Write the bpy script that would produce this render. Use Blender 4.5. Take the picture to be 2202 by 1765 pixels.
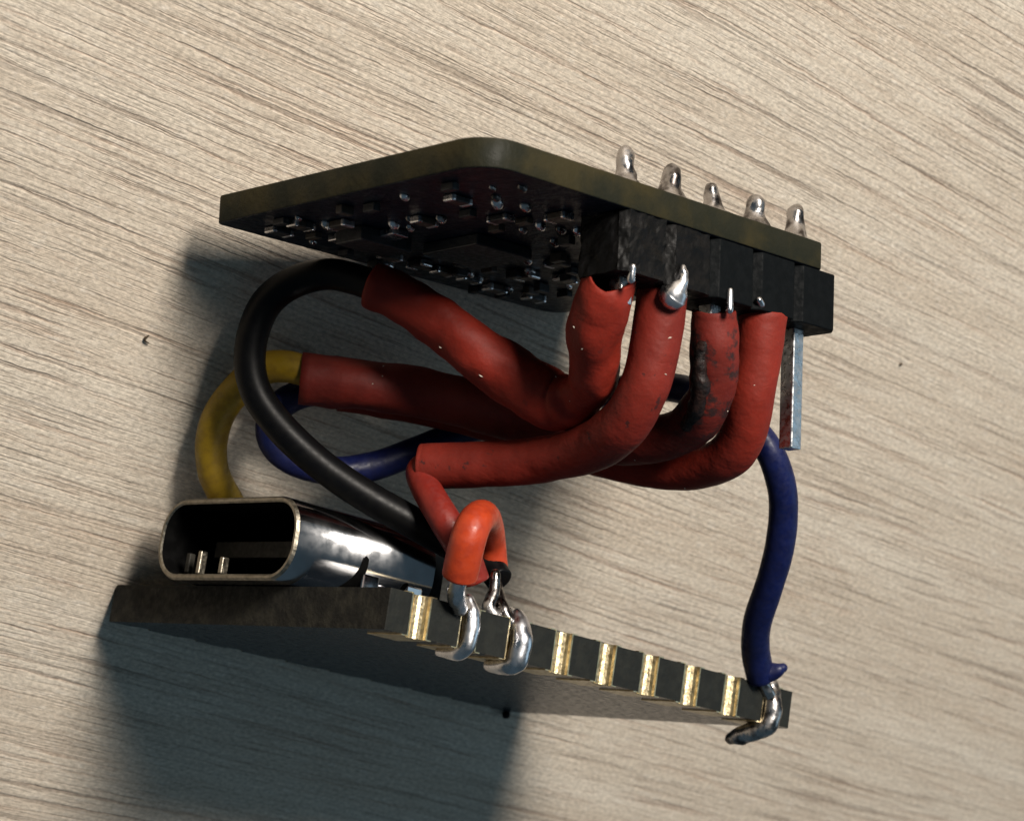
"""Two small circuit boards joined by soldered wires, standing on edge on a pale wooden table top.
Scene unit: 1 unit = 1 cm.  Table top is the plane z = 0."""
import bpy, math, random
from mathutils import Vector, Matrix, noise

for o in list(bpy.data.objects):
    bpy.data.objects.remove(o, do_unlink=True)
scene = bpy.context.scene
scene.unit_settings.system = 'METRIC'
scene.unit_settings.scale_length = 0.01
COL = scene.collection
random.seed(7)

# ------------------------------------------------------------------ measured layout (cm, world axes)
SLEEVE_1 = [
    (-1.213, 3.1134, 1.2421, 0.096),
    (-1.2167, 3.0345, 1.2631, 0.101),
    (-1.1964, 2.9097, 1.2617, 0.11),
    (-1.1284, 2.7521, 1.2462, 0.098),
    (-1.0775, 2.5969, 1.1752, 0.094),
    (-1.0904, 2.4874, 1.0844, 0.108),
    (-1.1641, 2.4647, 0.9769, 0.122),
    (-1.2722, 2.4858, 0.844, 0.114),
    (-1.401, 2.5435, 0.7282, 0.106),
    (-1.4947, 2.5731, 0.6001, 0.102),
    (-1.589, 2.5877, 0.4813, 0.096),
    (-1.6574, 2.5838, 0.4071, 0.092),
]
SLEEVE_2 = [
    (-0.9441, 3.0803, 1.2472, 0.096),
    (-0.959, 2.9826, 1.3003, 0.096),
    (-0.9827, 2.8589, 1.3641, 0.092),
    (-1.0072, 2.7223, 1.408, 0.092),
    (-1.0162, 2.5534, 1.3727, 0.096),
    (-1.0321, 2.3607, 1.2366, 0.096),
    (-1.1067, 2.1857, 1.047, 0.09),
    (-1.2437, 2.0632, 0.8899, 0.088),
    (-1.3769, 1.9838, 0.7769, 0.087),
    (-1.4164, 1.9658, 0.7464, 0.083),
]
SLEEVE_3 = [
    (-0.6791, 2.9944, 1.2423, 0.086),
    (-0.6659, 2.883, 1.2966, 0.088),
    (-0.6442, 2.7615, 1.3358, 0.09),
    (-0.6249, 2.6342, 1.3353, 0.09),
    (-0.619, 2.4572, 1.2463, 0.088),
    (-0.6597, 2.3119, 1.1033, 0.09),
    (-0.7471, 2.2038, 0.9304, 0.092),
    (-0.9337, 2.2071, 0.8227, 0.104),
    (-1.1152, 2.191, 0.6755, 0.106),
    (-1.2941, 2.1351, 0.5006, 0.102),
    (-1.5288, 2.1054, 0.38, 0.105),
    (-1.769, 2.0613, 0.2649, 0.107),
]
SLEEVE_4 = [
    (-0.417, 2.9713, 1.2081, 0.096),
    (-0.4324, 2.8371, 1.2847, 0.092),
    (-0.442, 2.686, 1.3486, 0.09),
    (-0.4284, 2.5249, 1.3662, 0.088),
    (-0.432, 2.3751, 1.3223, 0.088),
    (-0.4615, 2.2383, 1.1956, 0.088),
    (-0.5374, 2.1441, 1.0358, 0.09),
    (-0.6494, 2.0669, 0.8391, 0.09),
    (-0.8252, 2.0131, 0.6093, 0.086),
    (-1.0619, 1.9918, 0.4261, 0.084),
    (-1.3068, 1.9789, 0.3012, 0.082),
    (-1.5432, 1.9604, 0.2139, 0.08),
]
BLACK_WIRE = [
    (-1.5615, 2.5965, 0.5509, 0.062),
    (-1.6356, 2.5907, 0.446, 0.062),
    (-1.7059, 2.5713, 0.3388, 0.063),
    (-1.7817, 2.5381, 0.2507, 0.063),
    (-1.8783, 2.461, 0.1901, 0.064),
    (-1.9606, 2.3635, 0.1811, 0.064),
    (-2.0063, 2.2533, 0.2204, 0.064),
    (-2.0204, 2.1441, 0.2816, 0.064),
    (-1.9968, 2.0519, 0.3587, 0.064),
    (-1.9338, 1.9803, 0.4506, 0.064),
    (-1.8424, 1.9179, 0.5566, 0.064),
    (-1.7321, 1.8664, 0.6691, 0.064),
    (-1.6014, 1.8226, 0.7773, 0.064),
    (-1.4656, 1.7843, 0.8715, 0.064),
    (-1.3501, 1.7552, 0.9592, 0.063),
    (-1.2602, 1.739, 1.048, 0.06),
    (-1.2094, 1.737, 1.1414, 0.057),
    (-1.1998, 1.7309, 1.2079, 0.055),
]
YELLOW_WIRE = [
    (-1.6137, 2.0996, 0.337, 0.06),
    (-1.743, 2.0979, 0.2735, 0.062),
    (-1.8235, 2.0841, 0.211, 0.066),
    (-1.8941, 2.0298, 0.1543, 0.066),
    (-1.9618, 1.9227, 0.134, 0.066),
    (-2.0065, 1.8007, 0.126, 0.066),
    (-2.0134, 1.6713, 0.136, 0.066),
    (-1.9837, 1.5463, 0.1554, 0.066),
    (-1.9159, 1.4384, 0.1351, 0.066),
    (-1.8335, 1.324, 0.1156, 0.066),
    (-1.7806, 1.1888, 0.0887, 0.066),
    (-1.77, 1.0318, 0.0735, 0.066),
    (-1.7904, 0.8602, 0.0735, 0.066),
]
BLUE_WIRE = [
    (-1.4287, 1.9867, 0.2785, 0.06),
    (-1.6057, 1.9636, 0.2088, 0.06),
    (-1.7168, 1.9335, 0.1908, 0.06),
    (-1.797, 1.8724, 0.2012, 0.06),
    (-1.823, 1.7926, 0.2347, 0.06),
    (-1.7818, 1.7219, 0.2825, 0.06),
    (-1.6872, 1.6856, 0.3321, 0.06),
    (-1.5595, 1.6886, 0.3797, 0.06),
    (-1.41, 1.7257, 0.4067, 0.06),
    (-1.2266, 1.8157, 0.4233, 0.06),
    (-1.0055, 1.9058, 0.4113, 0.06),
    (-0.7314, 2.0174, 0.423, 0.06),
    (-0.4806, 2.1567, 0.5114, 0.06),
    (-0.3581, 2.2683, 0.6374, 0.06),
    (-0.2991, 2.341, 0.7714, 0.06),
    (-0.2493, 2.3981, 0.9646, 0.06),
    (-0.1994, 2.3914, 1.116, 0.06),
    (-0.1389, 2.3378, 1.2221, 0.06),
    (-0.0746, 2.2227, 1.2876, 0.06),
    (-0.0302, 2.0867, 1.3246, 0.06),
    (-0.0059, 1.9201, 1.3534, 0.06),
    (0.0122, 1.7439, 1.3561, 0.06),
    (0.0441, 1.549, 1.3392, 0.06),
    (0.1106, 1.3872, 1.3253, 0.061),
    (0.1769, 1.2606, 1.3441, 0.062),
]
RED_WIRE = [
    (-1.2968, 2.0297, 0.846, 0.058),
    (-1.3769, 1.9822, 0.7779, 0.058),
    (-1.4165, 1.9523, 0.7692, 0.059),
    (-1.4248, 1.9327, 0.8317, 0.06),
    (-1.4242, 1.9181, 0.9391, 0.062),
    (-1.4112, 1.8949, 1.0332, 0.063),
    (-1.379, 1.8506, 1.1129, 0.062),
    (-1.3479, 1.8001, 1.1682, 0.06),
    (-1.3164, 1.7352, 1.2192, 0.058),
]
JUMPER_WIRE = [
    (-1.538, 1.913, 1.4179, 0.068),
    (-1.5409, 1.984, 1.4112, 0.069),
    (-1.5344, 2.0656, 1.3904, 0.069),
    (-1.4999, 2.1063, 1.3467, 0.067),
    (-1.4155, 2.0767, 1.2594, 0.063),
    (-1.3078, 1.9729, 1.1536, 0.06),
    (-1.223, 1.8481, 1.1008, 0.057),
    (-1.1948, 1.761, 1.1222, 0.055),
    (-1.187, 1.702, 1.1663, 0.053),
]
FRONT_LEAD = [
    (-1.545, 1.9612, 1.4093, 0.028),
    (-1.5559, 1.9162, 1.4447, 0.034),
    (-1.5387, 1.8401, 1.4372, 0.036),
    (-1.4934, 1.7676, 1.4195, 0.034),
]
REAR_LEAD = [
    (-1.192, 1.7227, 1.1631, 0.022),
    (-1.2045, 1.6927, 1.2295, 0.024),
    (-1.2261, 1.6812, 1.319, 0.026),
    (-1.2079, 1.6486, 1.3672, 0.03),
]
BLACK_LEAD = [
    (-1.2327, 1.7646, 1.218, 0.022),
    (-1.2491, 1.7123, 1.2684, 0.026),
    (-1.2799, 1.67, 1.3157, 0.03),
    (-1.2184, 1.6381, 1.3527, 0.03),
]
BLUE_LEAD = [
    (0.1675, 1.2813, 1.3378, 0.025),
    (0.2161, 1.2112, 1.3487, 0.028),
    (0.2503, 1.1662, 1.3747, 0.032),
]
CRUST = [
    (-0.7325, 2.9496, 1.289, 0.022),
    (-0.7385, 2.8888, 1.3244, 0.034),
    (-0.7272, 2.7929, 1.3534, 0.03),
    (-0.722, 2.7019, 1.3748, 0.036),
    (-0.6828, 2.5767, 1.3453, 0.036),
    (-0.6497, 2.4923, 1.2989, 0.024),
]
FLAP = [
    (0.1717, 1.2882, 1.3502, 0.05),
    (0.1962, 1.3068, 1.3695, 0.044),
    (0.2173, 1.3275, 1.3849, 0.032),
    (0.2342, 1.3397, 1.3891, 0.02),
]
FIBRE = [
    (-2.3407, 2.0945, 0.008, 0.003),
    (-2.352, 2.0834, 0.008, 0.006),
    (-2.351, 2.0704, 0.0079, 0.004),
    (-2.3327, 2.0598, 0.0079, 0.002),
]
SPECK = [
    (1.5362, 1.9989, 0.0),
]
CAM_POS = [-6.3199, 7.0163, 8.0851]
CAM_AXES = [[0.858, 0.2809, 0.4301], [0.0, 0.8372, -0.5469], [-0.5137, 0.4692, 0.7183]]
LOW_POS = [-1.8487, 1.7517, 1.5088]
LOW_AXES = [[0.9506, -0.3084, -0.0347], [-0.214, -0.5705, -0.7929], [0.2248, 0.7612, -0.6083]]
UP_POS = [-1.9146, 3.6068, 1.3198]
UP_AXES = [[0.9573, -0.2642, -0.1174], [-0.2591, -0.6037, -0.7539], [0.1283, 0.7521, -0.6464]]
LIGHT_DIR = [0.0514, -0.8678, -0.4942]
GRAIN = 0.3323
LOW_TH = 1.574
UP_DIM = [18.8192, 14.5598, 1.0914, 8.4543]


def frame(pos, axes):
    m = Matrix.Identity(4)
    for c in range(3):
        for r in range(3):
            m[r][c] = axes[c][r]
        m[c][3] = pos[c]
    return m


# ------------------------------------------------------------------ camera
cam_data = bpy.data.cameras.new('camera')
cam = bpy.data.objects.new('camera', cam_data)
COL.objects.link(cam)
cam.matrix_world = frame(CAM_POS, CAM_AXES)
cam_data.sensor_fit = 'HORIZONTAL'
cam_data.sensor_width = 36.0
cam_data.lens = 36.0 * 5500.0 / 2202.0
cam_data.clip_start = 0.05
cam_data.clip_end = 2000.0
cam_data.dof.use_dof = True
cam_data.dof.focus_distance = 9.9
cam_data.dof.aperture_fstop = 1.6
scene.camera = cam

# ------------------------------------------------------------------ light
world = bpy.data.worlds.new('World')
scene.world = world
world.use_nodes = True
wb = world.node_tree.nodes['Background']
wb.inputs['Color'].default_value = (0.50, 0.78, 1.0, 1)
wb.inputs['Strength'].default_value = 0.105

CENTRE = Vector((-0.7, 1.9, 0.5))


def area_light(name, direction, dist, size, power, colour, size_y=None):
    d = bpy.data.lights.new(name, 'AREA')
    d.energy = power
    d.color = colour
    if size_y is None:
        d.shape = 'DISK'
        d.size = size
    else:
        d.shape = 'RECTANGLE'
        d.size = size
        d.size_y = size_y
    ob = bpy.data.objects.new(name, d)
    COL.objects.link(ob)
    direction = Vector(direction).normalized()
    ob.location = CENTRE + direction * dist
    ob.rotation_euler = (-direction).to_track_quat('-Z', 'Y').to_euler()
    return ob


# main light: warm, tall and narrow, low over the table; a cooler window to the right
KEY_EL, KEY_AZ = math.radians(29.5), math.radians(90.0)
key_dir = Vector((math.cos(KEY_AZ) * math.cos(KEY_EL), math.sin(KEY_AZ) * math.cos(KEY_EL), math.sin(KEY_EL)))
area_light('tall_window_lamp', key_dir, 32.0, 7.0, 22000.0, (1.0, 0.925, 0.83), 9.5)
area_light('window_light', (0.86, 0.12, 0.44), 34.0, 24.0, 980.0, (0.60, 0.83, 1.0), 16.0)

scene.view_settings.view_transform = 'Standard'
scene.view_settings.look = 'None'
scene.view_settings.gamma = 1.0
scene.view_settings.use_curve_mapping = False
scene.view_settings.exposure = 0.0
scene.render.engine = 'CYCLES'
scene.cycles.max_bounces = 8


# ------------------------------------------------------------------ materials
class NT:
    def __init__(self, name):
        self.m = bpy.data.materials.new(name)
        self.m.use_nodes = True
        self.t = self.m.node_tree
        self.b = self.t.nodes['Principled BSDF']
        self.co = self.n('ShaderNodeTexCoord').outputs['Object']

    def n(self, typ, **kw):
        nd = self.t.nodes.new(typ)
        for k, v in kw.items():
            setattr(nd, k, v)
        return nd

    def link(self, a, b):
        self.t.links.new(a, b)

    def put(self, sock, v):
        if isinstance(v, bpy.types.NodeSocket):
            self.link(v, sock)
        else:
            sock.default_value = v

    def mapping(self, vec, scale=(1, 1, 1), rot=(0, 0, 0), loc=(0, 0, 0)):
        nd = self.n('ShaderNodeMapping')
        self.put(nd.inputs['Vector'], vec)
        nd.inputs['Scale'].default_value = scale
        nd.inputs['Rotation'].default_value = rot
        nd.inputs['Location'].default_value = loc
        return nd.outputs['Vector']

    def noise(self, vec, scale=1.0, detail=3.0, rough=0.55, dist=0.0):
        nd = self.n('ShaderNodeTexNoise')
        self.put(nd.inputs['Vector'], vec)
        nd.inputs['Scale'].default_value = scale
        nd.inputs['Detail'].default_value = detail
        nd.inputs['Roughness'].default_value = rough
        nd.inputs['Distortion'].default_value = dist
        return nd.outputs['Fac']

    def rng(self, v, a, b, c=0.0, d=1.0, smooth=True):
        nd = self.n('ShaderNodeMapRange')
        if smooth:
            nd.interpolation_type = 'SMOOTHSTEP'
        self.put(nd.inputs['Value'], v)
        for k, val in zip(('From Min', 'From Max', 'To Min', 'To Max'), (a, b, c, d)):
            nd.inputs[k].default_value = val
        return nd.outputs['Result']

    def math(self, op, a, b=0.0, c=None):
        nd = self.n('ShaderNodeMath', operation=op)
        self.put(nd.inputs[0], a)
        self.put(nd.inputs[1], b)
        if c is not None:
            self.put(nd.inputs[2], c)
        return nd.outputs[0]

    def mix(self, f, a, b):
        nd = self.n('ShaderNodeMix', data_type='RGBA')
        self.put(nd.inputs[0], f)
        for s, v in ((nd.inputs[6], a), (nd.inputs[7], b)):
            self.put(s, v if isinstance(v, bpy.types.NodeSocket) else (v[0], v[1], v[2], 1))
        return nd.outputs[2]

    def bump(self, h, strength, dist):
        nd = self.n('ShaderNodeBump')
        nd.inputs['Strength'].default_value = strength
        nd.inputs['Distance'].default_value = dist
        self.link(h, nd.inputs['Height'])
        self.link(nd.outputs['Normal'], self.b.inputs['Normal'])


def simple(name, c1, c2, rough, metal=0.0, scale=20.0, lo=0.4, hi=0.65, bump=0.0, bscale=60.0, bdist=0.01,
           rvar=0.12, spec=0.5, detail=4.0):
    k = NT(name)
    f = k.rng(k.noise(k.co, scale, detail), lo, hi)
    k.link(k.mix(f, c1, c2), k.b.inputs['Base Color'])
    r = k.rng(k.noise(k.co, scale * 2.3, 3), 0.3, 0.7, max(0.02, rough - rvar), min(1, rough + rvar))
    k.link(r, k.b.inputs['Roughness'])
    k.b.inputs['Metallic'].default_value = metal
    k.b.inputs['Specular IOR Level'].default_value = spec
    if bump:
        k.bump(k.noise(k.co, bscale, 4), bump, bdist)
    return k.m


def wood():
    k = NT('pale_wood')
    g = k.mapping(k.co, rot=(0, 0, GRAIN))
    # gentle wander of the fibres
    wv = k.noise(k.mapping(g, (0.30, 0.9, 1)), 1.0, 1)
    sep = k.n('ShaderNodeSeparateXYZ')
    k.link(g, sep.inputs[0])
    y = k.math('ADD', sep.outputs['Y'], k.math('MULTIPLY', k.math('SUBTRACT', wv, 0.5), 0.12))
    wob = k.noise(k.mapping(g, (8, 20, 1)), 1.0, 3)
    y = k.math('ADD', y, k.math('MULTIPLY', k.math('SUBTRACT', wob, 0.5), 0.016))
    com = k.n('ShaderNodeCombineXYZ')
    k.link(sep.outputs['X'], com.inputs['X'])
    k.link(y, com.inputs['Y'])
    c = com.outputs[0]
    tone = k.noise(k.mapping(c, (0.25, 3.0, 1), loc=(3, 1, 0)), 1.0, 4, 0.6)
    bands = k.noise(k.mapping(c, (0.55, 10.0, 1), loc=(7, 2, 0)), 1.0, 4, 0.65)
    area = k.rng(k.noise(k.mapping(g, (0.5, 1.1, 1), loc=(1, 5, 0)), 1.0, 2), 0.35, 0.62, 0.40, 1.0)
    p1 = k.noise(k.mapping(c, (0.60, 27.0, 1)), 1.0, 4.0, 0.60)
    p1 = k.math('MULTIPLY', k.rng(p1, 0.535, 0.65), area)
    p2 = k.rng(k.noise(k.mapping(c, (1.1, 48.0, 1), loc=(4, 9, 0)), 1.0, 4.0, 0.60), 0.52, 0.68)
    p3 = k.rng(k.noise(k.mapping(c, (4.0, 95.0, 1), loc=(2, 3, 0)), 1.0, 3, 0.62), 0.46, 0.72)
    speck = k.noise(k.mapping(g, (0.62, 1, 1)), 62.0, 3.0, 0.7)
    flecks = k.rng(k.noise(k.mapping(g, (14, 38, 1), loc=(5, 5, 0)), 1.0, 2, 0.6), 0.54, 0.72)
    warm = k.rng(k.noise(k.mapping(c, (0.7, 8.0, 1), loc=(9, 4, 0)), 1.0, 2), 0.42, 0.62)
    col = k.mix(k.rng(tone, 0.35, 0.65), (0.60, 0.535, 0.445), (0.54, 0.465, 0.375))
    col = k.mix(k.math('MULTIPLY', k.rng(bands, 0.45, 0.7), 0.35), col, (0.43, 0.35, 0.27))
    col = k.mix(k.math('MULTIPLY', flecks, 0.42), col, (0.66, 0.61, 0.54))
    dark = k.mix(warm, (0.25, 0.185, 0.14), (0.29, 0.175, 0.115))
    col = k.mix(k.math('MULTIPLY', p3, 0.36), col, dark)
    col = k.mix(k.math('MULTIPLY', p2, 0.46), col, dark)
    col = k.mix(k.math('MULTIPLY', p1, 0.56), col, k.mix(warm, (0.19, 0.135, 0.10), (0.23, 0.135, 0.09)))
    val = k.rng(speck, 0.25, 0.75, 0.62, 1.36, smooth=False)
    hsv = k.n('ShaderNodeHueSaturation')
    k.link(col, hsv.inputs['Color'])
    k.link(val, hsv.inputs['Value'])
    k.link(hsv.outputs[0], k.b.inputs['Base Color'])
    k.b.inputs['Roughness'].default_value = 0.62
    k.b.inputs['Specular IOR Level'].default_value = 0.3
    h = k.math('MULTIPLY', p1, -1.0)
    h = k.math('ADD', h, k.math('MULTIPLY', p2, -0.6))
    h = k.math('ADD', h, k.math('MULTIPLY', p3, -0.35))
    h = k.math('ADD', h, k.math('MULTIPLY', speck, 0.5))
    k.bump(h, 0.40, 0.010)
    return k.m


def sleeve_material(name, c1, c2, soot=0.0, soot_lo=0.58, soot_hi=0.66, soot_scale=9.0, local=False):
    """Red silicone-like heat-shrink; soot = amount of charred, smeared flux on it."""
    k = NT(name)
    f = k.rng(k.noise(k.co, 8.0, 4), 0.35, 0.7)
    col = k.mix(f, c1, c2)
    fine = k.rng(k.noise(k.co, 55.0, 3), 0.35, 0.65, 0.0, 0.15)
    col = k.mix(fine, col, (0.10, 0.018, 0.012))
    rough = 0.60
    if soot:
        s = k.rng(k.noise(k.mapping(k.co, (1.2, 1.2, 0.8), loc=(3.1, 0.4, 2.2)), soot_scale, 4, 0.65), soot_lo, soot_hi)
        if local:   # scorched only near the header, where the iron touched it
            dn = k.n('ShaderNodeVectorMath', operation='DISTANCE')
            k.link(k.co, dn.inputs[0])
            a, b = Vector(SLEEVE_3[1][:3]), Vector(SLEEVE_3[3][:3])
            dn.inputs[1].default_value = (a + b) / 2
            s = k.math('MULTIPLY', s, k.rng(dn.outputs['Value'], 0.16, 0.42, 1.0, 0.0))
        s = k.math('MULTIPLY', s, soot)
        col = k.mix(s, col, (0.016, 0.010, 0.010))
    k.link(col, k.b.inputs['Base Color'])
    k.b.inputs['Roughness'].default_value = rough
    k.b.inputs['Specular IOR Level'].default_value = 0.2
    k.b.inputs['Subsurface Weight'].default_value = 0.12
    k.b.inputs['Subsurface Radius'].default_value = (0.05, 0.012, 0.006)
    k.b.inputs['Subsurface Scale'].default_value = 1.0
    cre = k.math('ABSOLUTE', k.math('SUBTRACT', k.noise(k.mapping(k.co, (0.6, 1.6, 1.0)), 7.0, 2, 0.5, 0.6), 0.5))
    cre = k.rng(cre, 0.0, 0.09)
    h = k.math('ADD', k.noise(k.co, 9.0, 3, 0.5), k.math('MULTIPLY', k.noise(k.co, 60.0, 3), 0.12))
    k.bump(k.math('ADD', h, k.math('MULTIPLY', cre, 0.035)), 0.45, 0.02)
    return k.m


M = {}
M['wood'] = wood()
M['sleeve_a'] = sleeve_material('sleeve_red', (0.175, 0.0145, 0.0072), (0.135, 0.011, 0.0056), 0.3, 0.67, 0.72)
M['sleeve_b'] = sleeve_material('sleeve_red_smudged', (0.140, 0.0130, 0.0075), (0.108, 0.0100, 0.006), 0.75, 0.61, 0.66, 14.0)
M['sleeve_c'] = sleeve_material('sleeve_red_charred', (0.125, 0.0130, 0.0085), (0.088, 0.0098, 0.007), 0.92, 0.47, 0.60, 10.0, True)
M['sleeve_d'] = sleeve_material('sleeve_red_clean', (0.165, 0.0142, 0.0072), (0.135, 0.0115, 0.006), 0.2, 0.67, 0.72)
M['char'] = simple('charred_plastic', (0.004, 0.003, 0.003), (0.018, 0.008, 0.006), 0.5, bump=0.6, bscale=40, bdist=0.015, spec=0.25)
M['black_rubber'] = simple('black_insulation', (0.002, 0.002, 0.0025), (0.003, 0.003, 0.003), 0.42, bump=0.06, bscale=20, rvar=0.04, spec=0.12)
M['yellow_rubber'] = simple('yellow_insulation', (0.24, 0.150, 0.007), (0.19, 0.115, 0.007), 0.52, bump=0.15, bscale=40, spec=0.3)
M['blue_rubber'] = simple('blue_insulation', (0.0038, 0.007, 0.046), (0.003, 0.005, 0.034), 0.48, bump=0.14, bscale=30, spec=0.25)
M['red_rubber'] = simple('red_insulation', (0.15, 0.013, 0.008), (0.12, 0.010, 0.007), 0.45, bump=0.15, bscale=40, spec=0.3)
M['orange_rubber'] = simple('orange_red_insulation', (0.33, 0.036, 0.010), (0.27, 0.028, 0.009), 0.45, bump=0.15, bscale=40, spec=0.3)
M['mask'] = simple('dark_solder_mask', (0.014, 0.021, 0.030), (0.020, 0.028, 0.038), 0.26, scale=12, bump=0.2, bscale=22, rvar=0.08, spec=0.2)
M['mask'].node_tree.nodes['Principled BSDF'].inputs['IOR'].default_value = 1.3
M['mask'].node_tree.nodes['Principled BSDF'].inputs['IOR'].default_value = 1.25
M['mask_dusty'] = simple('dusty_solder_mask', (0.004, 0.007, 0.014), (0.013, 0.017, 0.026), 0.42, scale=9, lo=0.5, hi=0.72, bump=0.5, bscale=34, rvar=0.1, spec=0.18)
M['edge_dark'] = simple('dark_board_edge', (0.011, 0.0105, 0.009), (0.022, 0.0205, 0.016), 0.75, scale=14, bump=0.5, bscale=45, spec=0.12)
M['edge_black'] = simple('black_board_edge', (0.007, 0.008, 0.007), (0.011, 0.012, 0.010), 0.68, scale=16, bump=0.3, bscale=45, spec=0.2)
M['edge_olive'] = simple('olive_board_edge', (0.009, 0.0095, 0.005), (0.022, 0.018, 0.0065), 0.62, scale=4, bump=0.35, bscale=40, spec=0.14)
M['gold'] = simple('gold_plating', (0.52, 0.44, 0.28), (0.36, 0.285, 0.165), 0.38, 1.0, scale=30, bump=0.25, bscale=40, rvar=0.1)
M['solder'] = simple('bright_solder', (0.66, 0.66, 0.68), (0.44, 0.43, 0.43), 0.28, 1.0, scale=9, lo=0.45, hi=0.7, bump=0.18, bscale=16, rvar=0.10)
M['old_solder'] = simple('fluxed_solder', (0.44, 0.42, 0.41), (0.07, 0.06, 0.055), 0.28, 1.0, scale=12, lo=0.42, hi=0.62, bump=0.3, bscale=22)
M['steel'] = simple('plated_shell', (0.44, 0.44, 0.45), (0.36, 0.36, 0.37), 0.13, 1.0, scale=6, rvar=0.03)
M['rim'] = simple('plated_rim', (0.26, 0.235, 0.19), (0.18, 0.16, 0.125), 0.42, 1.0, scale=30, bump=0.2, bscale=50)
M['tin'] = simple('tinned_pin', (0.58, 0.59, 0.60), (0.46, 0.47, 0.48), 0.32, 1.0, scale=20, bump=0.2, bscale=30)
M['plastic'] = simple('black_header_plastic', (0.0018, 0.0025, 0.003), (0.0028, 0.0036, 0.0042), 0.65, bump=0.15, bscale=50, spec=0.06)
M['melted'] = simple('melted_header_plastic', (0.0015, 0.0015, 0.0015), (0.0035, 0.0032, 0.0032), 0.55, scale=14, bump=0.35, bscale=20, bdist=0.012, spec=0.12)
M['chip'] = simple('chip_epoxy', (0.010, 0.010, 0.011), (0.018, 0.018, 0.019), 0.5, bump=0.2, bscale=60)
M['cap'] = simple('capacitor_ceramic', (0.060, 0.040, 0.026), (0.035, 0.024, 0.017), 0.5, bump=0.2, bscale=60)
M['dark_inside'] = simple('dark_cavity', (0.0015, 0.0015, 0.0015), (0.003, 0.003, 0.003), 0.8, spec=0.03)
M['tongue'] = simple('connector_tongue', (0.016, 0.015, 0.012), (0.024, 0.022, 0.018), 0.6, spec=0.15)
M['debris'] = simple('dark_debris', (0.03, 0.02, 0.012), (0.06, 0.04, 0.02), 0.8)


# ------------------------------------------------------------------ mesh helpers
def link(name, verts, faces, mat, parent=None, smooth=False, mats=None, fmat=None):
    me = bpy.data.meshes.new(name)
    me.from_pydata([tuple(v) for v in verts], [], faces)
    for mm in (mats or [mat]):
        me.materials.append(mm)
    if fmat:
        me.polygons.foreach_set('material_index', fmat)
    if smooth:
        me.polygons.foreach_set('use_smooth', [True] * len(me.polygons))
    me.update()
    ob = bpy.data.objects.new(name, me)
    COL.objects.link(ob)
    if parent is not None:
        ob.parent = parent
    return ob


def tag(o, label, cat, group=None, kind=None):
    if label:
        o['label'] = label
    if cat:
        o['category'] = cat
    if group:
        o['group'] = group
    if kind:
        o['kind'] = kind
    return o


def empty(name, matrix, label, cat, group=None):
    o = bpy.data.objects.new(name, None)
    o.empty_display_size = 0.2
    COL.objects.link(o)
    o.matrix_world = matrix
    return tag(o, label, cat, group)


def catmull(pts, per=8):
    """pts: list of (x, y, z, r) -> dense list of (Vector, r)"""
    P = [Vector(p[:3]) for p in pts]
    Rr = [p[3] for p in pts]
    P = [P[0] * 2 - P[1]] + P + [P[-1] * 2 - P[-2]]
    Rr = [Rr[0]] + Rr + [Rr[-1]]
    out = []
    for i in range(1, len(P) - 2):
        for s in range(per):
            t = s / per
            a, b, c, d = P[i - 1], P[i], P[i + 1], P[i + 2]
            v = 0.5 * ((2 * b) + (c - a) * t + (2 * a - 5 * b + 4 * c - d) * t * t + (3 * b - a - 3 * c + d) * t ** 3)
            out.append((v, Rr[i] + (Rr[i + 1] - Rr[i]) * t))
    out.append((P[-2], Rr[-2]))
    return out


def frames(path):
    n = len(path)
    T = []
    for i in range(n):
        a, b = path[max(0, i - 1)][0], path[min(n - 1, i + 1)][0]
        T.append((b - a).normalized())
    ref = Vector((0, 0, 1)) if abs(T[0].z) < 0.9 else Vector((1, 0, 0))
    N = (ref - T[0] * ref.dot(T[0])).normalized()
    out = []
    for i in range(n):
        if i:
            N = (N - T[i] * N.dot(T[i])).normalized()
        out.append((T[i], N, T[i].cross(N)))
    return out


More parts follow.
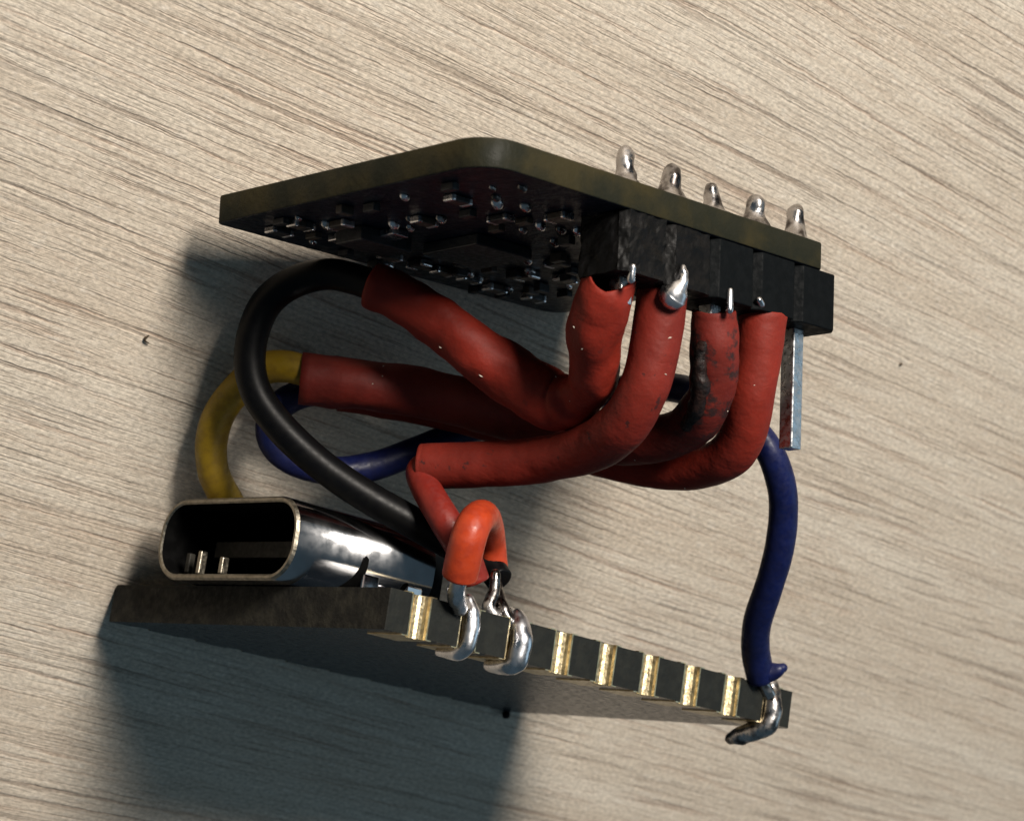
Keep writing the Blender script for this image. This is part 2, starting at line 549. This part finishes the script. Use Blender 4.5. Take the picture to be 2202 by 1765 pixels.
def tube(name, pts, mat, parent=None, seg=20, per=8, wall=0.0, amp=0.0, nscale=3.0, tear=None, tear_end=None,
         round_ends=False, squash=None, seed=0.0):
    path = catmull(pts, per)
    fr = frames(path)
    rings = []

    def ring(i, dr=0.0, push=0.0, scale=1.0, tf=None):
        c, r = path[i]
        t, n_, b = fr[i]
        vs = []
        for s in range(seg):
            a = 2 * math.pi * s / seg
            d = n_ * math.cos(a) + b * math.sin(a)
            rr = (r + dr) * scale
            p = c + d * r
            if amp:
                rr += amp * noise.noise(p * nscale + Vector((seed, 0, 0))) + 0.4 * amp * noise.noise(p * nscale * 3.1 + Vector((0, seed, 0)))
            if squash:
                rr *= squash(i / (len(path) - 1), a)
            v = c + d * rr + t * push
            if tf:
                v = v + t * tf(d)
            vs.append(v)
        return vs

    last = len(path) - 1
    if wall:
        k = min(6, last // 3)
        rings.append(ring(k, -wall))
        rings.append(ring(0, -wall, tf=tear))
        rings.append(ring(0, -wall * 0.15, tf=(lambda a: tear(a) - 0.004) if tear else None))
        for i in range(0, last + 1):
            tf = None
            if tear and i < 8:
                w_ = (1 - i / 8.0) ** 1.5
                tf = (lambda a, w_=w_: tear(a) * w_)
            if tear_end and i > last - 6:
                w_ = ((i - last + 6) / 6.0) ** 1.5
                tf = (lambda a, w_=w_: tear_end(a) * w_)
            rings.append(ring(i, tf=tf))
        rings.append(ring(last, -wall * 0.15, tf=tear_end))
        rings.append(ring(last, -wall, tf=tear_end))
        rings.append(ring(last - k, -wall))
    else:
        if round_ends:
            r0 = path[0][1]
            for a in (85, 60, 30):
                rings.append(ring(0, 0, -r0 * math.sin(math.radians(a)), math.cos(math.radians(a))))
        else:
            rings.append(ring(0, 0, 0, 0.86))
            rings.append(ring(0, 0, 0.003, 0.97))
        for i in range(0, last + 1):
            if not round_ends and i == 0:
                rings.append(ring(i, 0, 0.008))
                continue
            rings.append(ring(i))
        if round_ends:
            r1 = path[-1][1]
            for a in (30, 60, 85):
                rings.append(ring(last, 0, r1 * math.sin(math.radians(a)), math.cos(math.radians(a))))
        else:
            rings.append(ring(last, 0, 0.004, 0.95))
            rings.append(ring(last, 0, 0.006, 0.82))
    verts = [v for rg in rings for v in rg]
    faces = []
    for i in range(len(rings) - 1):
        for s in range(seg):
            s2 = (s + 1) % seg
            faces.append((i * seg + s, i * seg + s2, (i + 1) * seg + s2, (i + 1) * seg + s))
    if not wall:
        faces.append(tuple(range(seg - 1, -1, -1)))
        e = (len(rings) - 1) * seg
        faces.append(tuple(e + s for s in range(seg)))
    return link(name, verts, faces, mat, parent, smooth=True)


MM = 0.1


def prism(name, outline, w0, w1, mats, parent, bevel=0.0, side=1, cap=0):
    """Extrude a (u, v) outline given in mm from w0 to w1 mm; mats[cap] on the faces, mats[side] on the rim."""
    area = sum(outline[i][0] * outline[(i + 1) % len(outline)][1] - outline[(i + 1) % len(outline)][0] * outline[i][1]
               for i in range(len(outline)))
    if area < 0:
        outline = outline[::-1]
    n = len(outline)
    V = []
    F = []
    fm = []
    levels = [(w0, 0.0), (w1, 0.0)]
    for w, _ in levels:
        V += [(u * MM, v * MM, w * MM) for u, v in outline]
    F.append(tuple(range(n - 1, -1, -1)))
    fm.append(cap)
    F.append(tuple(range(n, 2 * n)))
    fm.append(cap)
    for i in range(n):
        j = (i + 1) % n
        F.append((i, j, n + j, n + i))
        fm.append(side)
    ob = link(name, V, F, None, parent, mats=mats if len(mats) > 1 else [mats[0], mats[0]], fmat=fm)
    if bevel:
        md = ob.modifiers.new('bevel', 'BEVEL')
        md.width = bevel * MM
        md.segments = 2
        md.limit_method = 'ANGLE'
    return ob


def box(name, u0, u1, v0, v1, w0, w1, mat, parent, bevel=0.05):
    return prism(name, [(u0, v0), (u1, v0), (u1, v1), (u0, v1)], w0, w1, [mat], parent, bevel)


def rounded_rect(a0, a1, b0, b1, r, seg=8):
    pts = []
    for cx, cy, s in ((a1 - r, b1 - r, 0), (a0 + r, b1 - r, 90), (a0 + r, b0 + r, 180), (a1 - r, b0 + r, 270)):
        for k in range(seg + 1):
            a = math.radians(s + 90 * k / seg)
            pts.append((cx + r * math.cos(a), cy + r * math.sin(a)))
    return pts


def local_tube(name, pts, mat, parent, **kw):
    """pts in mm in the board's own axes"""
    return tube(name, [(a * MM, b * MM, c * MM, r * MM) for a, b, c, r in pts], mat, parent, **kw)


# ------------------------------------------------------------------ table top
def table():
    s = 60.0
    verts = [(-s, -s, -3), (s, -s, -3), (s, s, -3), (-s, s, -3), (-s, -s, 0), (s, -s, 0), (s, s, 0), (-s, s, 0)]
    faces = [(3, 2, 1, 0), (4, 5, 6, 7), (0, 1, 5, 4), (1, 2, 6, 5), (2, 3, 7, 6), (3, 0, 4, 7)]
    o = link('table_top', verts, faces, M['wood'])
    tag(o, 'pale beige wooden table top with brown grain streaks', 'table', kind='structure')


table()

# ------------------------------------------------------------------ microcontroller board (lower in the photograph)
LM = frame(LOW_POS, LOW_AXES)
mcu = empty('microcontroller_board', LM,
            'dark board standing on edge with silver socket and gold half-hole pads', 'circuit board')
T = LOW_TH
PAD0 = (23.5 - 8 * 2.54) / 2
NR = 0.50


def mcu_outline():
    pts = [(0.04, 0.0)]
    for i in range(9):
        c = PAD0 + 2.54 * i
        for k in range(9):
            a = math.pi - math.pi * k / 8
            pts.append((c + NR * math.cos(a), NR * math.sin(a)))
    pts += [(23.25, 0), (23.5, 0.25), (23.5, 17.75), (23.25, 18.0)]
    for i in range(8, -1, -1):
        c = PAD0 + 2.54 * i
        for k in range(9):
            a = -math.pi * k / 8
            pts.append((c + NR * math.cos(a), 18.0 + NR * math.sin(a)))
    pts += [(0.04, 18.0), (0, 17.96), (0, 0.04)]
    return pts


mb = prism('circuit_board', mcu_outline(), 0, T, [M['mask'], M['edge_dark']], mcu)
mb.data.materials.append(M['edge_black'])
for pl in mb.data.polygons:
    if len(pl.vertices) == 4 and abs(pl.normal.x) < 0.9:
        pl.material_index = 2


def pad_plate(c, vs, w0, w1, length=1.7):
    pts = []
    for k in range(9):
        a = math.pi - math.pi * k / 8
        pts.append((c + NR * math.cos(a), (NR * math.sin(a)) if vs == 0 else 18 - NR * math.sin(a)))
    h = 0.75
    e = 0.02
    y0, y1 = (e, length) if vs == 0 else (18 - e, 18 - length)
    out = [(c - h, y0)] + [(u, max(v, e) if vs == 0 else min(v, 18 - e)) for u, v in pts] + [(c + h, y0), (c + h, y1), (c - h, y1)]
    return out


def castellation(i, side):
    c = PAD0 + 2.54 * i
    root = None
    # plated half-hole lining
    V, F = [], []
    ks = 10
    for w in (-0.035 + 0.06 * side, T + 0.035):
        for rad in (NR + 0.03, NR - 0.06):
            for k in range(ks + 1):
                a = math.pi * k / ks
                v = rad * math.sin(a)
                V.append(((c + rad * math.cos(a)) * MM, (v if side == 0 else 18 - v) * MM, w * MM))
    m = ks + 1
    for k in range(ks):
        F.append((m + k, m + k + 1, 3 * m + k + 1, 3 * m + k))      # inner wall
        F.append((k, k + 1, m + k + 1, m + k))                       # lower rim
        F.append((2 * m + k, 2 * m + k + 1, 3 * m + k + 1, 3 * m + k))
        F.append((k, k + 1, 2 * m + k + 1, 2 * m + k))
    for k in (0, ks):
        F.append((k, m + k, 3 * m + k, 2 * m + k))
    pad = link('gold_pad', V, F, M['gold'], mcu, smooth=False)
    for w0, w1 in ((-0.05, -0.004), (T + 0.004, T + 0.05))[side:]:
        prism('pad_plate', pad_plate(c, side, w0, w1, 1.1 + 0.9 * (w0 < 0)), w0, w1, [M['gold']], pad)
    return pad


for i in range(9):
    castellation(i, 0)
for i in range(9):
    castellation(i, 1)


def joint(parent, pts, mat, amp=0.03, seed=0.0, seg=18):
    return local_tube('solder_joint', pts, mat, parent, seg=seg, per=6, round_ends=True, amp=amp * MM, nscale=14.0, seed=seed)


c2, c3, c9 = PAD0 + 2.54, PAD0 + 2 * 2.54, PAD0 + 8 * 2.54
# second pad: lead dropping into a thin curved fillet
joint(mcu, [(c2 - 0.05, 0.20, T + 0.30, 0.26), (c2 + 0.05, 0.06, T - 0.1, 0.33), (c2 + 0.08, -0.02, 0.8, 0.36), (c2 + 0.02, 0.02, 0.15, 0.35),
            (c2 - 0.05, 0.42, -0.16, 0.27), (c2 - 0.15, 1.3, -0.16, 0.20)], M['solder'], 0.06, 1.3)
# third pad: fat bright fillet hooked round to the underside
joint(mcu, [(c3 + 0.1, 0.25, T + 0.2, 0.30), (c3 + 0.12, 0.02, T - 0.25, 0.42), (c3 + 0.15, -0.14, 0.75, 0.46), (c3 + 0.12, -0.08, 0.05, 0.44),
            (c3 + 0.0, 0.35, -0.22, 0.36), (c3 - 0.1, 1.25, -0.22, 0.24)], M['solder'], 0.06, 4.1)
# last pad: lump under the blue wire with a dark flux tail
joint(mcu, [(c9 + 0.0, 0.15, T + 0.1, 0.34), (c9 + 0.05, 0.0, T - 0.4, 0.44), (c9 + 0.05, -0.10, 0.55, 0.46), (c9 + 0.0, 0.0, -0.05, 0.46),
            (c9 - 0.15, 0.5, -0.35, 0.44), (c9 - 0.25, 1.25, -0.62, 0.42), (c9 - 0.3, 1.7, -0.80, 0.28)], M['old_solder'], 0.09, 8.8)
# small solder puddles on the component side of pads two and three
joint(mcu, [(c3 - 0.7, 0.9, T + 0.10, 0.34), (c3, 0.75, T + 0.14, 0.42), (c3 + 0.9, 0.9, T + 0.1, 0.32)], M['solder'], 0.08, 2.2)

joint(mcu, [(23.42, 17.9, 0.02, 0.16), (23.3, 17.8, -0.18, 0.22)], M['melted'], 0.05, 7.7)['label'] = 'dark lump at the resting corner'
# --- socket
SV0, SV1, SW0, SW1, SU0, SU1 = 4.85, 13.85, T + 0.05, T + 3.40, -1.05, 6.2
socket = None


def socket_shell():
    out = rounded_rect(SV0, SV1, SW0, SW1, 1.42, 10)
    inn = rounded_rect(SV0 + 0.24, SV1 - 0.24, SW0 + 0.24, SW1 - 0.24, 1.2, 10)
    mid = rounded_rect(SV0 + 0.08, SV1 - 0.08, SW0 + 0.08, SW1 - 0.08, 1.34, 10)
    n = len(out)
    V, F, fm = [], [], []

    def add(lst, u):
        b = len(V)
        V.extend([(u * MM, a * MM, c * MM) for a, c in lst])
        return b
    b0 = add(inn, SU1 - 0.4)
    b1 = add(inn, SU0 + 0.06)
    b1b = add(rounded_rect(SV0 + 0.18, SV1 - 0.18, SW0 + 0.18, SW1 - 0.18, 1.26, 10), SU0)
    b2 = add(mid, SU0)
    b3 = add(out, SU0 + 0.12)
    b4 = add(out, SU1)
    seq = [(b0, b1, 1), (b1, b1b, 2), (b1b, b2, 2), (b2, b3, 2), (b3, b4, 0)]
    for a, b, mi in seq:
        for k in range(n):
            k2 = (k + 1) % n
            F.append((a + k, b + k, b + k2, a + k2))
            fm.append(mi)
    F.append(tuple(b4 + k for k in range(n)))
    fm.append(0)
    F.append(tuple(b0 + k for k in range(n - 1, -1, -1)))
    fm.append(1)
    o = link('usb_socket', V, F, None, mcu, smooth=False, mats=[M['steel'], M['dark_inside'], M['rim']], fmat=fm)
    for pl in o.data.polygons:
        if pl.material_index == 0 and len(pl.vertices) == 4:
            pl.use_smooth = True
    return o


socket = socket_shell()
wm = (SW0 + SW1) / 2
box('tongue', 0.9, 5.6, SV0 + 1.55, SV1 - 1.25, wm - 0.40, wm + 0.28, M['tongue'], socket, 0.04)
for vv, hh in ((11.25, 0.95), (9.75, 0.70)):
    box('spring_contact', -0.80, -0.45, vv - 0.11, vv + 0.11, SW0 + 0.29, SW0 + 0.29 + hh, M['rim'], socket, 0.05)
box('spring_contact', -0.5, -0.2, 12.3, 12.55, SW0 + 0.4, SW0 + 1.2, M['tongue'], socket, 0.05)
# anchor tabs with the dark slots cut beside them (near side of the shell)


def shell_v(h):
    """v of the rounded near side of the shell at height h above its underside"""
    return SV0 + (1.42 - math.sqrt(max(0.0, 1.42 ** 2 - (1.42 - h) ** 2)) if h < 1.42 else 0.0)


for ua, sc in ((2.45, 1.0), (4.75, 0.62)):
    V, F = [], []
    steps = 16
    for s in range(steps + 1):
        f = s / steps
        h = 0.06 + 1.62 * sc * f
        round_top = math.sqrt(max(0.0, 1 - max(0.0, (f - 0.86) / 0.14) ** 2))
        half = (0.16 + 0.34 * (1 - f) ** 2.2) * round_top * (0.6 + 0.4 * sc) + 0.004
        mid = ua + 0.10 * f - 0.32 * (1 - f) ** 2.2
        for u in (mid - half, mid + half):
            V.append((u * MM, (shell_v(h) - 0.03) * MM, h * MM + SW0 * MM))
            V.append((u * MM, (shell_v(h) + 0.15) * MM, h * MM + SW0 * MM))
    for s in range(steps):
        a, b = 4 * s, 4 * s + 4
        F += [(a, a + 2, b + 2, b), (a, b, b + 1, a + 1), (a + 2, a + 3, b + 3, b + 2)]
    link('shell_slot', V, F, M['dark_inside'], socket)
    box('anchor_tab', ua + 0.12, ua + 1.0, SV0 + 0.02, SV0 + 0.32, T - 0.3, SW0 + 1.0, M['steel'], socket, 0.08)
    joint(mcu, [(ua + 0.3, SV0 + 0.05, T + 0.05, 0.22), (ua + 0.9, SV0 + 0.0, T + 0.05, 0.24)], M['solder'], 0.04, ua)
for ua, hw, hh in ((3.35, 0.42, 0.95), (5.55, 0.30, 0.8)):
    joint(mcu, [(ua - hw, SV0 + 0.10, T + 0.05, 0.20), (ua, SV0 + 0.02, T + 0.22, 0.30), (ua + hw, SV0 + 0.12, T + 0.04, 0.18)], M['solder'], 0.12, ua * 2)
    box('anchor_tab', ua - hw * 0.6, ua + hw * 0.6, SV0 + 0.28, SV0 + 0.62, T + 0.02, T + hh, M['steel'], socket, 0.1)
box('rear_housing', SU1 - 0.2, SU1 + 0.75, SV0 + 0.25, SV1 - 0.25, T + 0.05, T + 2.6, M['plastic'], socket, 0.1)
for k in range(8):
    vv = SV0 + 1.2 + k * 0.86
    box('contact_leg', SU1 + 0.6, SU1 + 1.5, vv - 0.13, vv + 0.13, T + 0.02, T + 0.22, M['tin'], socket, 0.03)
box('chip', 11.0, 18.0, 5.5, 12.5, T + 0.03, T + 0.9, M['chip'], mcu, 0.05)

# ------------------------------------------------------------------ sensor board (upper in the photograph)
UM = frame(UP_POS, UP_AXES)
sensor = empty('sensor_board', UM,
               'olive edged board with black pin header and row of solder-tipped pins', 'circuit board')
LU, LV, TU, PIN0 = UP_DIM


def rounded_outline(w, h, radii, seg=8):
    pts = []
    for (cx, cy, s, r) in ((w, h, 0, radii[0]), (0, h, 90, radii[1]), (0, 0, 180, radii[2]), (w, 0, 270, radii[3])):
        ox = cx - r if cx else r
        oy = cy - r if cy else r
        for k in range(seg + 1):
            a = math.radians(s + 90 * k / seg)
            pts.append((ox + r * math.cos(a), oy + r * math.sin(a)))
    return pts


ob = prism('circuit_board', rounded_outline(LU + 0.05, LV, (0.9, 0.35, 1.5, 0.35), 10), 0, TU, [M['mask_dusty'], M['edge_olive']], sensor, 0.06)
for pl in ob.data.polygons:
    if len(pl.vertices) == 4:
        pl.use_smooth = True

HB = 2.30
for i in range(5):
    u = PIN0 + 2.54 * i
    a0, a1 = u - 1.27 + 0.004, u + 1.27 - 0.004
    v0, v1, ch = 0.04, 2.50, 0.30
    outl = [(a0 + ch, v0), (a1 - ch, v0), (a1, v0 + ch), (a1, v1 - ch), (a1 - ch, v1), (a0 + ch, v1), (a0, v1 - ch), (a0, v0 + ch)]
    melted = i < 2
    blk = prism('header_block', outl, -HB, -0.02, [M['melted'] if melted else M['plastic']], sensor, 0.0 if melted else 0.05)
    if melted:
        sb = blk.modifiers.new('sub', 'SUBSURF')
        sb.subdivision_type = 'SIMPLE'
        sb.levels = sb.render_levels = 4
        tx = bpy.data.textures.new('lumps', 'CLOUDS')
        tx.noise_scale = 0.06
        dp = blk.modifiers.new('lumps', 'DISPLACE')
        dp.texture = tx
        dp.strength = 0.028 if i == 0 else 0.016
        dp.mid_level = 0.55
    # square pin through the block; the last one is left uncut
    h = 0.32
    pl_ = -7.05 if i == 4 else -HB - 0.9
    rot45 = [(u - h, 1.3 - h), (u + h, 1.3 - h), (u + h, 1.3 + h), (u - h, 1.3 + h)]
    prism('header_pin', rot45, pl_, TU + 0.3, [M['tin']], sensor, 0.06)
    # cone of solder climbing the pin on the outer face
    V, F = [], []
    prof = [(0.90, 0.0), (0.72, 0.16), (0.54, 0.38), (0.43, 0.62), (0.36, 0.86), (0.33, 1.08), (0.33, 1.28), (0.31, 1.45), (0.22, 1.59), (0.09, 1.66)]
    seg = 18
    for r_, w_ in prof:
        for s in range(seg):
            a = 2 * math.pi * s / seg
            q = Vector((math.cos(a) * r_, math.sin(a) * r_, w_))
            nn = 1 + 0.42 * noise.noise(Vector((q.x * 2.1 + i * 5.3, q.y * 2.1, q.z * 2.2)))
            lean = 0.06 * math.sin(i * 2.1) * w_
            V.append(((u + q.x * nn + lean) * MM, (1.3 + q.y * nn) * MM, (TU + 0.01 + w_ * (0.95 + 0.10 * math.sin(i * 1.7 + 1))) * MM))
    for k in range(len(prof) - 1):
        for s in range(seg):
            s2 = (s + 1) % seg
            F.append((k * seg + s, k * seg + s2, (k + 1) * seg + s2, (k + 1) * seg + s))
    F.append(tuple((len(prof) - 1) * seg + s for s in range(seg)))
    link('solder_joint', V, F, M['old_solder'], sensor, smooth=True)

# solder where the wires meet the header pins
joint(sensor, [(PIN0 - 0.75, 0.05, -2.10, 0.12), (PIN0 - 0.72, 0.15, -2.55, 0.15)], M['solder'], 0.06, 3.0)
joint(sensor, [(PIN0 + 2.54 - 0.62, -0.02, -1.62, 0.14), (PIN0 + 2.54 - 0.62, -0.05, -1.85, 0.20), (PIN0 + 2.54 - 0.66, 0.0, -2.15, 0.30),
               (PIN0 + 2.54 - 0.70, 0.15, -2.45, 0.48), (PIN0 + 2.54 - 0.72, 0.3, -2.6, 0.56)], M['solder'], 0.12, 6.4)
joint(sensor, [(PIN0 + 5.08 - 0.45, -0.05, -1.95, 0.12), (PIN0 + 5.08 - 0.45, -0.05, -2.7, 0.14)], M['solder'], 0.03, 1.9)
joint(sensor, [(PIN0 + 7.62 - 1.15, 0.05, -1.95, 0.14), (PIN0 + 7.62 - 0.95, 0.1, -2.05, 0.15)], M['solder'], 0.05, 5.2)


# parts on the inner face (the face turned to the camera, w < 0)
def chip_part(name, u, v, du, dv, h, mat, ends=True, rz=0):
    h = h * 0.62
    o = box(name, u - du / 2, u + du / 2, v - dv / 2, v + dv / 2, -h, -0.01, mat, sensor, 0.05)
    if ends:
        e = 0.16 * max(du, dv)
        if du >= dv:
            for s in (-1, 1):
                c = u + s * (du / 2 - e / 2)
                box('end_cap', c - e / 2 - 0.02, c + e / 2 + 0.02, v - dv / 2 - 0.02, v + dv / 2 + 0.02, -h - 0.02, -0.008, M['solder'], o, 0.06)
        else:
            for s in (-1, 1):
                c = v + s * (dv / 2 - e / 2)
                box('end_cap', u - du / 2 - 0.02, u + du / 2 + 0.02, c - e / 2 - 0.02, c + e / 2 + 0.02, -h - 0.02, -0.008, M['solder'], o, 0.06)
    return o


chip_part('sensor_chip', 8.2, 8.6, 3.0, 3.0, 0.75, M['chip'], False)
chip_part('regulator_chip', 4.6, 10.6, 2.6, 1.5, 0.95, M['chip'], False)
for k in range(3):
    box('chip_leg', 3.75 + k * 0.95 - 0.18, 3.75 + k * 0.95 + 0.18, 11.35, 12.1, -0.30, -0.02, M['solder'], sensor, 0.04)
box('chip_leg', 4.2, 5.0, 9.1, 9.85, -0.30, -0.02, M['solder'], sensor, 0.04)
for (u, v, du, dv, h, mt) in ((1.7, 11.5, 1.0, 0.55, 0.45, 'cap'), (1.9, 13.0, 1.0, 0.55, 0.4, 'chip'), (2.5, 10.2, 0.55, 1.0, 0.45, 'cap'),
                              (2.6, 4.0, 1.0, 0.5, 0.4, 'chip'), (4.0, 7.2, 1.0, 0.5, 0.45, 'cap'), (5.4, 4.6, 0.5, 1.0, 0.4, 'chip'),
                              (6.4, 2.6, 0.55, 1.0, 0.45, 'cap'), (7.0, 12.3, 1.0, 0.5, 0.45, 'cap'), (8.6, 12.3, 0.5, 1.0, 0.45, 'chip'),
                              (10.0, 12.4, 1.0, 0.5, 0.45, 'cap'), (11.5, 12.4, 1.0, 0.5, 0.45, 'chip'), (13.3, 12.7, 1.0, 0.55, 0.5, 'cap'),
                              (12.4, 10.0, 0.55, 1.0, 0.5, 'cap'), (15.4, 12.5, 1.0, 0.55, 0.5, 'chip'), (11.6, 7.6, 0.5, 1.0, 0.4, 'chip'),
                              (13.8, 9.2, 1.0, 0.5, 0.4, 'cap')):
    chip_part('capacitor' if mt == 'cap' else 'resistor', u, v, du, dv, h, M[mt])

rnd = random.Random(21)
placed = [(8.2, 8.6, 2.2), (4.6, 10.6, 1.7)]
n_dot = 0
while n_dot < 70:
    u, v = rnd.uniform(0.8, 17.5), rnd.uniform(2.9 if n_dot % 3 else 0.8, 13.9)
    if u > 6.6 and v < 3.2:
        continue
    if any((u - a) ** 2 + (v - b) ** 2 < (r + 0.25) ** 2 for a, b, r in placed):
        continue
    placed.append((u, v, 0.35))
    n_dot += 1
    if n_dot % 2:
        du, dv = (0.62, 0.34) if rnd.random() < 0.5 else (0.34, 0.62)
        box('resistor', u - du / 2, u + du / 2, v - dv / 2, v + dv / 2, -rnd.uniform(0.22, 0.4), -0.01, M[rnd.choice(['chip', 'chip', 'cap'])], sensor, 0.04)
    else:
        r_ = rnd.uniform(0.12, 0.24)
        joint(sensor, [(u - 0.08, v, -0.02, r_ * 0.9), (u + 0.08, v + 0.05, -0.05, r_)], M['solder'] if rnd.random() < 0.35 else M['old_solder'], 0.05, u, 10)

# ------------------------------------------------------------------ wires and their sleeves
def wire(name, pts, mat, label, cat='wire', **kw):
    base = Vector(pts[len(pts) // 2][:3])
    o = tube(name, pts, mat, None, **kw)
    return tag(o, label, cat, 'soldered hook-up wires')


RIGHT, UPV, BACK = (Vector(c) for c in CAM_AXES)


def torn(d):
    # ragged mouth of the first sleeve: a long lip on one side, a short one on the other, a dip between
    x = d.dot(RIGHT)
    f = d.dot(BACK)
    lip = 0.085 * max(0.0, -x) ** 5 * (1 if f > -0.5 else 0.4) + 0.022 * max(0.0, x) ** 6
    return -lip + 0.030 * max(0.0, f) ** 2 * (1 - abs(x))


def ragged(d):
    return -0.010 * noise.noise(d * 2.3 + Vector((4, 1, 0)))


black = wire('black_wire', BLACK_WIRE, M['black_rubber'], 'glossy black wire looping left from red sleeve down to board', amp=0.002, nscale=4)
yellow = wire('yellow_wire', YELLOW_WIRE, M['yellow_rubber'], 'yellow wire curving along the table behind the black loop', amp=0.002, nscale=4)
blue = wire('blue_wire', BLUE_WIRE, M['blue_rubber'], 'long dark blue wire running to the last pad at right', amp=0.003, nscale=5)
red = wire('red_wire', RED_WIRE, M['red_rubber'], 'thin dark red wire dropping from the lowest sleeve end', amp=0.002, nscale=4)
jump = wire('jumper_wire', JUMPER_WIRE, M['orange_rubber'], 'short bright orange-red arched wire with bare silver lead', amp=0.002, nscale=4)
tube('bare_lead', FRONT_LEAD, M['solder'], jump, seg=14, round_ends=True, amp=0.003, nscale=20)
tube('bare_lead', REAR_LEAD, M['old_solder'], jump, seg=12, round_ends=True, amp=0.003, nscale=20)
tube('bare_lead', BLACK_LEAD, M['old_solder'], black, seg=12, round_ends=True, amp=0.004, nscale=20)
tube('bare_lead', BLUE_LEAD, M['old_solder'], blue, seg=12, round_ends=True, amp=0.003, nscale=20)

tube('torn_flap', FLAP, M['blue_rubber'], blue, seg=14, round_ends=True, amp=0.006, nscale=9.0)
def pinch(f, a):
    k = 1.0
    for c, w_, d in ((0.405, 0.018, 0.16), (0.47, 0.014, 0.08), (0.335, 0.016, 0.07), (0.75, 0.03, 0.06)):
        k -= d * math.exp(-((f - c) / w_) ** 2) * (0.6 + 0.4 * math.cos(a * 2 + c * 9))
    return k


s1 = tube('heat_shrink_sleeve', SLEEVE_1, M['sleeve_a'], black, squash=pinch, seg=36, wall=0.016, amp=0.022, nscale=4.4, tear=torn, seed=2.0)
s1['label'] = 'red sleeve with torn mouth and sharp elbow'
s2 = tube('heat_shrink_sleeve', SLEEVE_2, M['sleeve_b'], red, seg=32, wall=0.016, amp=0.010, nscale=3.4, seed=5.0, tear=ragged)
s2['label'] = 'red sleeve with dark smudges, nearest the camera'
s3 = tube('heat_shrink_sleeve', SLEEVE_3, M['sleeve_c'], yellow, seg=32, wall=0.016, amp=0.015, nscale=5.0, seed=9.0, tear=ragged)
tube('charred_crust', CRUST, M['char'], s3, seg=14, round_ends=True, amp=0.020, nscale=11.0, seed=3.0)
s3['label'] = 'charred red sleeve with blackened patches'
s4 = tube('heat_shrink_sleeve', SLEEVE_4, M['sleeve_d'], blue, seg=32, wall=0.016, amp=0.009, nscale=3.6, seed=12.0, tear=ragged)
s4['label'] = 'clean red sleeve beside the long pin'

def crumbs(sleeve, count, seed):
    rr = random.Random(seed)
    me = sleeve.data
    me.update()
    polys = [pl for pl in me.polygons if pl.normal.dot(BACK) > 0.35]
    V, F = [], []
    for _ in range(count):
        pl = rr.choice(polys)
        c, nrm = pl.center, pl.normal
        s = rr.uniform(0.003, 0.006)
        b = len(V)
        ax = nrm.orthogonal().normalized()
        ay = nrm.cross(ax)
        L = rr.uniform(0.8, 2.0)
        an = rr.uniform(0, 3.14)
        ax, ay = ax * math.cos(an) + ay * math.sin(an), ay * math.cos(an) - ax * math.sin(an)
        for q in (ax * s * L, ay * s * 0.6, -ax * s * L, -ay * s * 0.6, nrm * s * 0.8, -nrm * s * 0.5):
            V.append(c + q)
        F += [(b, b + 1, b + 4), (b + 1, b + 2, b + 4), (b + 2, b + 3, b + 4), (b + 3, b, b + 4),
              (b + 1, b, b + 5), (b + 2, b + 1, b + 5), (b + 3, b + 2, b + 5), (b, b + 3, b + 5)]
    return V, F


M['lint'] = simple('pale_lint', (0.55, 0.50, 0.42), (0.42, 0.36, 0.30), 0.8)
for sl, cnt, sd in ((s1, 7, 1), (s2, 4, 2), (s3, 5, 3), (s4, 2, 4)):
    V, F = crumbs(sl, cnt, sd)
    lo = link('lint_specks', V, F, M['lint'], sl)
    lo['kind'] = 'stuff'

# ------------------------------------------------------------------ debris on the wood
fib = tube('wood_fibre', FIBRE, M['debris'], None, seg=8, per=4, round_ends=True)
tag(fib, 'tiny dark curled fibre lying on the wood left of loop', 'debris')
sx, sy, sz = SPECK[0]
V, F = [], []
for k in range(5):
    for s in range(10):
        a = 2 * math.pi * s / 10
        ph = math.pi / 2 * k / 4
        nn = 1 + 0.35 * noise.noise(Vector((math.cos(a) * 2, math.sin(a) * 2, k)))
        V.append((sx + 0.011 * nn * math.cos(a) * math.cos(ph), sy + 0.009 * nn * math.sin(a) * math.cos(ph), 0.002 + 0.006 * math.sin(ph)))
for k in range(4):
    for s in range(10):
        F.append((k * 10 + s, k * 10 + (s + 1) % 10, (k + 1) * 10 + (s + 1) % 10, (k + 1) * 10 + s))
sp = link('dust_speck', V, F, M['debris'], None, smooth=True)
tag(sp, 'tiny dark speck on the bare wood at far right', 'debris')
